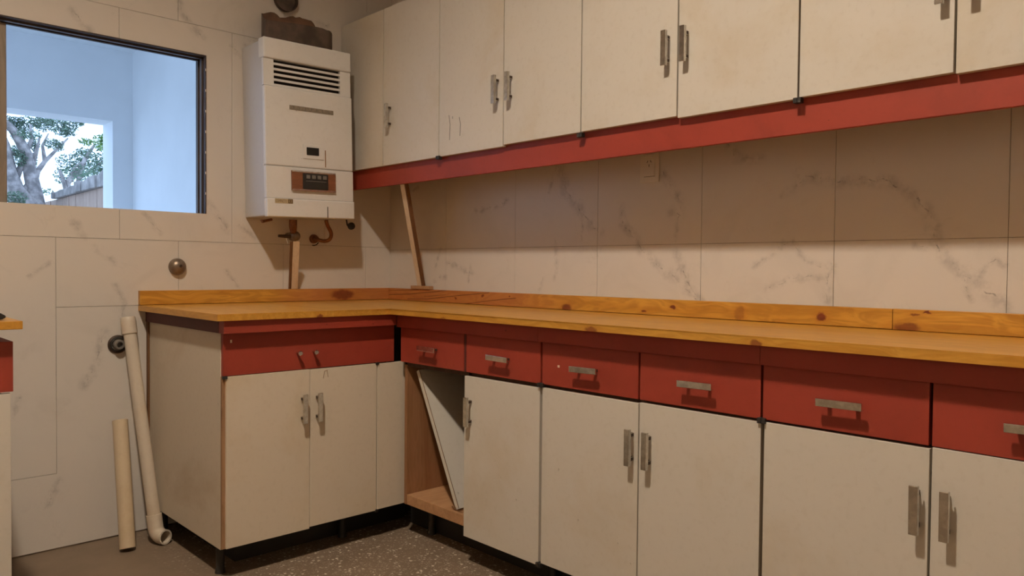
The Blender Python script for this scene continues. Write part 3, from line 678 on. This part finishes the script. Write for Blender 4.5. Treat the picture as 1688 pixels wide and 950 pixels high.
def text(s, x, z, size, mt, sx=1.0, y=0.0):
    cu = bpy.data.curves.new('lettering', 'FONT'); cu.body = s; cu.size = size; cu.extrude = .0001; cu.resolution_u = 3
    o = bpy.data.objects.new('tmp', cu); C.objects.link(o); bpy.context.view_layer.update()
    me = bpy.data.meshes.new_from_object(o); bpy.data.objects.remove(o)
    bm = new(); bm.from_mesh(me); bpy.data.meshes.remove(me)
    for v in bm.verts: v.co = Vector((x+v.co.x*sx, y-v.co.z, z+v.co.y))
    return hp('lettering', bm, mt, sk)
text('COMPACTO', -.7170, 1.3285, .0160, M['sticker_dark'], .575, fy-.0051)
text('12', -.6580, 1.3285, .0165, M['sticker'], .95, fy-.0055)
he.rotation_euler = (0, -.024, 0)

# torn rusty draught hood standing on the heater
hd = thing('draught_hood', 'torn rusty sheet metal flue hood standing on top of the water heater', 'flue hood', (-.59, -.10, hz1))
xa, xb, yf_, yr = -.748, -.428, -.152, -.040
def sheet(n, pts, mt, th=.0016):
    """upright bent sheet: list of (x, y, z0, z1)"""
    bm = new(); cols = []
    for i, (x, y, z0, z1) in enumerate(pts):
        a = pts[max(i-1, 0)]; b = pts[min(i+1, len(pts)-1)]; nx, ny = (b[1]-a[1]), -(b[0]-a[0]); l = math.hypot(nx, ny) or 1; nx, ny = nx/l*th, ny/l*th
        cols.append([bm.verts.new(q) for q in ((x, y, z0), (x, y, z1), (x+nx, y+ny, z1), (x+nx, y+ny, z0))])
    for a, b in zip(cols, cols[1:]):
        for k in range(4): bm.faces.new((a[k], a[(k+1) % 4], b[(k+1) % 4], b[k]))
    bm.faces.new(cols[0]); bm.faces.new(cols[-1][::-1]); return obj(n, bm, mt, hd)
zh = lambda x: 1.999 + .024*(x+.59)
def rim(y, pts, up=0.0):
    return [(lambda q: (q.x, y, zh(q.x), max(q.z+up, zh(q.x)+.004)))(at(px, py, 'y', y)) for px, py in pts]
fr = rim(yf_, [(438.5,32.5),(450,34),(462,36),(474,37.5),(485,38.5),(497,40.5),(509,42.5),(521,44.5),(531,46.5),(539,50)])
e = fr[-1]
for k in range(1, 8):
    an = math.pi/2*k/7; q = rim(yf_, [(539+15*math.sin(an), 50+20*(1-math.cos(an)))])[0]
    fr.append((q[0], yf_+.05*(1-math.cos(an)), q[2], q[3]+.012*(1-math.cos(an))))
l = fr[-1]; fr.append((l[0]+.002, yr, l[2], l[3]+.006))
sheet('front_sheet', fr, M['rust'])
bk = rim(yr, [(431,22),(434,22.5),(440,21),(446,20),(452,21),(457,24.5),(461,29),(470,29.2),(476,27.5),(483,26.8),(487,29),(494,28.2),(498,30.5),(503,31.5),(508,33.2),(513,34.5),(517,39),(520,45),(530,49),(545,56)])
sheet('back_sheet', bk, M['rust_in'])
sheet('side_sheet', [(fr[0][0]-.0005, yf_+.001, fr[0][2], fr[0][3]), (fr[0][0]*.5+bk[0][0]*.5-.004, (yf_+yr)/2, fr[0][2], fr[0][3]*.5+bk[0][3]*.5-.004), (bk[0][0]-.001, yr-.003, bk[0][2], bk[0][3]-.002)], M['rust'])
# flue pipe stub above
fp = at(472.5, -2, 'y', -.022)
bm = new(); lathe(bm, [(.053, -.001), (.053, .018), (.055, .019), (.055, .024), (.050, .024), (.049, .004), (.0, .003)], (fp.x, -.002, fp.z), (0, -1, 0), 28)
tag(obj('flue_pipe', bm, M['rust'], base=(fp.x, -.04, fp.z), smooth=True), 'dark round flue pipe stub in the wall above the water heater', 'pipe')

# pipework below the heater
gv = at(480, 388, 'y', -.05)
va = thing('gas_valve', 'brass gas valve with lever handle on the pipe below the water heater', 'valve', tuple(gv))
t0 = at(484, 366, 'y', -.09)
bm = new(); tube(bm, [(t0.x, -.085, hz0-.004), (t0.x, -.085, gv.z+.035), (gv.x, -.07, gv.z+.015)], [.017, .017, .014], 14); obj('pipe', bm, M['copper'], va, smooth=True)
bm = new(); lathe(bm, [(.0, -.03), (.020, -.028), (.024, -.005), (.021, .012), (.012, .022), (.0, .024)], (gv.x+.010, -.065, gv.z-.004), (0, -1, .0), 18); tube(bm, [(gv.x+.006, -.07, gv.z+.0), (gv.x+.006, -.004, gv.z)], .013, 12)
obj('body', bm, M['brass'], va, smooth=True)
l0, l1 = at(479, 390, 'y', -.09), at(459, 389, 'y', -.09)
bm = new(); tube(bm, [l0, (l0*.5+l1*.5), l1], [.007, .0075, .006], 10); obj('lever', bm, M['brown_metal'], va, smooth=True)
a0, a1 = at(472, 393, 'y', -.09), at(475, 401, 'y', -.09)
bm = new(); tube(bm, [a0, a1], .004, 8); obj('screw', bm, M['chrome'], va, smooth=True)
wp = thing('water_pipe', 'curved copper pipe from the water heater to the wall flange', 'pipe', (-.47, -.09, 1.15))
pts = [at(px, py, 'y', yy) for px, py, yy in ((537.8, 363, -.11), (538.3, 367, -.11), (541, 374, -.10), (545.5, 383, -.095), (545.5, 391, -.085), (541, 396.5, -.075), (533, 397.5, -.06), (524, 395.5, -.045), (519, 394, -.02))]
sm = []
for i in range(len(pts)-1):
    p0, p1, p2, p3 = pts[max(i-1, 0)], pts[i], pts[i+1], pts[min(i+2, len(pts)-1)]
    for k in range(4):
        t = k/4; sm.append(.5*((2*p1)+(p2-p0)*t+(2*p0-5*p1+4*p2-p3)*t*t+(3*p1-p0-3*p2+p3)*t**3))
sm.append(pts[-1])
bm = new(); tube(bm, sm, .0085, 14); obj('pipe', bm, M['copper'], wp, smooth=True)
f = at(519, 394, 'y', -.015)
bm = new(); lathe(bm, [(.0, .03), (.013, .03), (.014, .014), (.020, .012), (.021, .0)], (f.x, -.001, f.z), (0, -1, 0), 18); obj('flange', bm, M['copper'], wp, smooth=True)
bm = new(); tube(bm, [at(525, 400, 'y', -.02), at(522, 403.5, 'y', -.02), at(518, 405, 'y', -.018), at(515, 404.5, 'y', -.01)], .0025, 8); obj('hook', bm, M['black'], wp, smooth=True)
k = at(579.3, 372.8, 'y', -.13)
bm = new(); lathe(bm, [(0, .010), (.010, .0095), (.0160, .006), (.0170, .002), (.0170, -.006), (.012, -.010), (.0, -.010)], tuple(k), (0, -1, .12), 22); tube(bm, [k+Vector((0, .0095, 0)), k+Vector((0, .035, .004)), (k.x-.002, k.y+.04, k.z+.030)], .0035, 8)
tag(obj('control_knob', bm, M['black'], base=tuple(k), smooth=True), 'small black round knob below the right corner of the water heater', 'knob')
s = at(433, 364, 'y', -.09); bm = new(); tube(bm, [(s.x, s.y, hz0-.012), (s.x, s.y, s.z-.002)], .010, 12); tube(bm, [(s.x-.004, s.y-.004, s.z-.004), (s.x+.05, s.y+.02, s.z+.008)], .006, 10)
tag(obj('pipe_stub', bm, M['copper'], base=tuple(s), smooth=True), 'short copper stub below the left corner of the water heater', 'pipe')
b0, b1 = at(480.5, 475, 'y', -.022), at(483.5, 398, 'y', -.142)
ba = thing('batten', 'short pale wood batten standing on the pine upstand below the gas valve', 'batten', (b0.x, -.02, .958))
def slab2(dx0, dx1, ya_, yb_):
    bm = new(); box(bm, dx0, dx1, ya_, yb_, 0, 1)
    for w in bm.verts: w.co = Vector(((b0.x if w.co.z < .5 else b1.x)+w.co.x, w.co.y-(0 if w.co.z < .5 else .120), .9578 if w.co.z < .5 else b1.z))
    return bm
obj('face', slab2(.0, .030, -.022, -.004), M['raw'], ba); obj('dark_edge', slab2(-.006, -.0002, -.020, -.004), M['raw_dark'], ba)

# brass dome cover and drain fitting on the back wall
c = at(294, 440, 'y', -.015)
do = thing('wall_dome', 'dull brass domed cover on the marble tiles below the open hatch', 'cover', (c.x, -.001, c.z))
bm = new(); lathe(bm, [(.0345, 0), (.034, .008), (.030, .018), (.022, .026), (.012, .030), (0, .0315)], (c.x, -.001, c.z), (0, -1, 0), 32); obj('dome', bm, M['brass'], do, smooth=True)
bm = new(); lathe(bm, [(.0055, 0), (.0055, .004), (.003, .0045), (.003, .003), (0, .003)], (c.x+.003, -.0315, c.z+.004), (0, -1, 0), 14); obj('screw', bm, M['brown_metal'], do, smooth=True)
c = at(195, 568, 'y', -.012)
dn = thing('drain_fitting', 'black pipe fitting with grey rings in the wall beside the tall leaning pipe', 'fitting', (c.x, -.001, c.z))
bm = new(); lathe(bm, [(.035, 0), (.036, .004), (.030, .010), (.029, .008)], (c.x, -.001, c.z), (0, -1, 0), 28); obj('outer_ring', bm, M['brown_metal'], dn, smooth=True)
bm = new(); lathe(bm, [(.0285, 0), (.0285, .012), (.024, .013), (.024, .006)], (c.x, -.001, c.z), (0, -1, 0), 28); obj('collar', bm, M['black'], dn, smooth=True)
bm = new(); lathe(bm, [(.019, 0), (.019, .030), (.0165, .033), (.011, .033), (.010, .012), (0, .012)], (c.x, -.001, c.z), (0, -1, 0), 24); obj('nozzle', bm, M['button'], dn, smooth=True)

# two plastic pipes leaning on the back wall
def hollow(bm, pts, r, ri, n=24):
    pts = [Vector(p) for p in pts]; o = tube(bm, pts, r, n, cap=False); i = tube(bm, pts, ri, n, cap=False)
    for a, b in ((o[0], i[0]), (o[-1], i[-1])):
        for k in range(n): bm.faces.new((a[k], a[(k+1) % n], b[(k+1) % n], b[k]))
r1 = .0275
p0, p1 = at(210.5, 905, 'z', .008), at(198, 694, 'y', -r1-.003)
bm = new(); hollow(bm, [p0, p0*.5+p1*.5, p1], r1, r1-.003)
zmin = min(v.co.z for v in bm.verts)
for v in bm.verts: v.co.z += .001-zmin
tag(obj('plastic_pipe', bm, M['pvc_old'], base=(p0.x, p0.y, 0), smooth=True), 'short yellowed plastic pipe leaning upright against the wall', 'pipe')
r2 = .0235
tp = at(211, 531, 'y', -r2-.008); bt = at(256, 872, 'y', -.165)
lpz = thing('elbow_pipe', 'tall grey plastic pipe with elbow end leaning beside the cabinet end panel', 'pipe', (bt.x, bt.y, 0))
dr_ = (tp-bt).normalized()
bm = new(); hollow(bm, [bt, bt*.5+tp*.5, tp], r2, r2-.003); obj('tube', bm, M['pvc'], lpz, smooth=True)
bm = new(); hollow(bm, [tp-dr_*.062, tp-dr_*.058, tp-dr_*.01, tp+dr_*.004, tp+dr_*.006], [r2+.0005, r2+.0042, r2+.0042, r2+.002, r2+.0005], r2-.002); obj('socket_end', bm, M['pvc'], lpz, smooth=True)
out = Vector((.35, -.90, .05)).normalized(); e0 = bt - dr_*.003; cvs = []
ang = math.acos(max(-1, min(1, (-dr_).dot(out))))
d = -dr_; pos = e0 + dr_*.045
for kk in range(9):
    t = kk/8; s_ = math.sin(ang); dd = (d*math.sin((1-t)*ang)+out*math.sin(t*ang))/s_
    cvs.append(pos.copy()); pos = pos + dd*(.052 if kk == 0 else .0068)
cvs.append(pos + out*.012)
bm = new(); hollow(bm, cvs, r2+.0045, r2-.001)
zmin = min(v.co.z for v in bm.verts)
el = obj('elbow', bm, M['pvc'], lpz, smooth=True); lpz.location.z -= (zmin-.0008)
print('elbow drop', zmin)
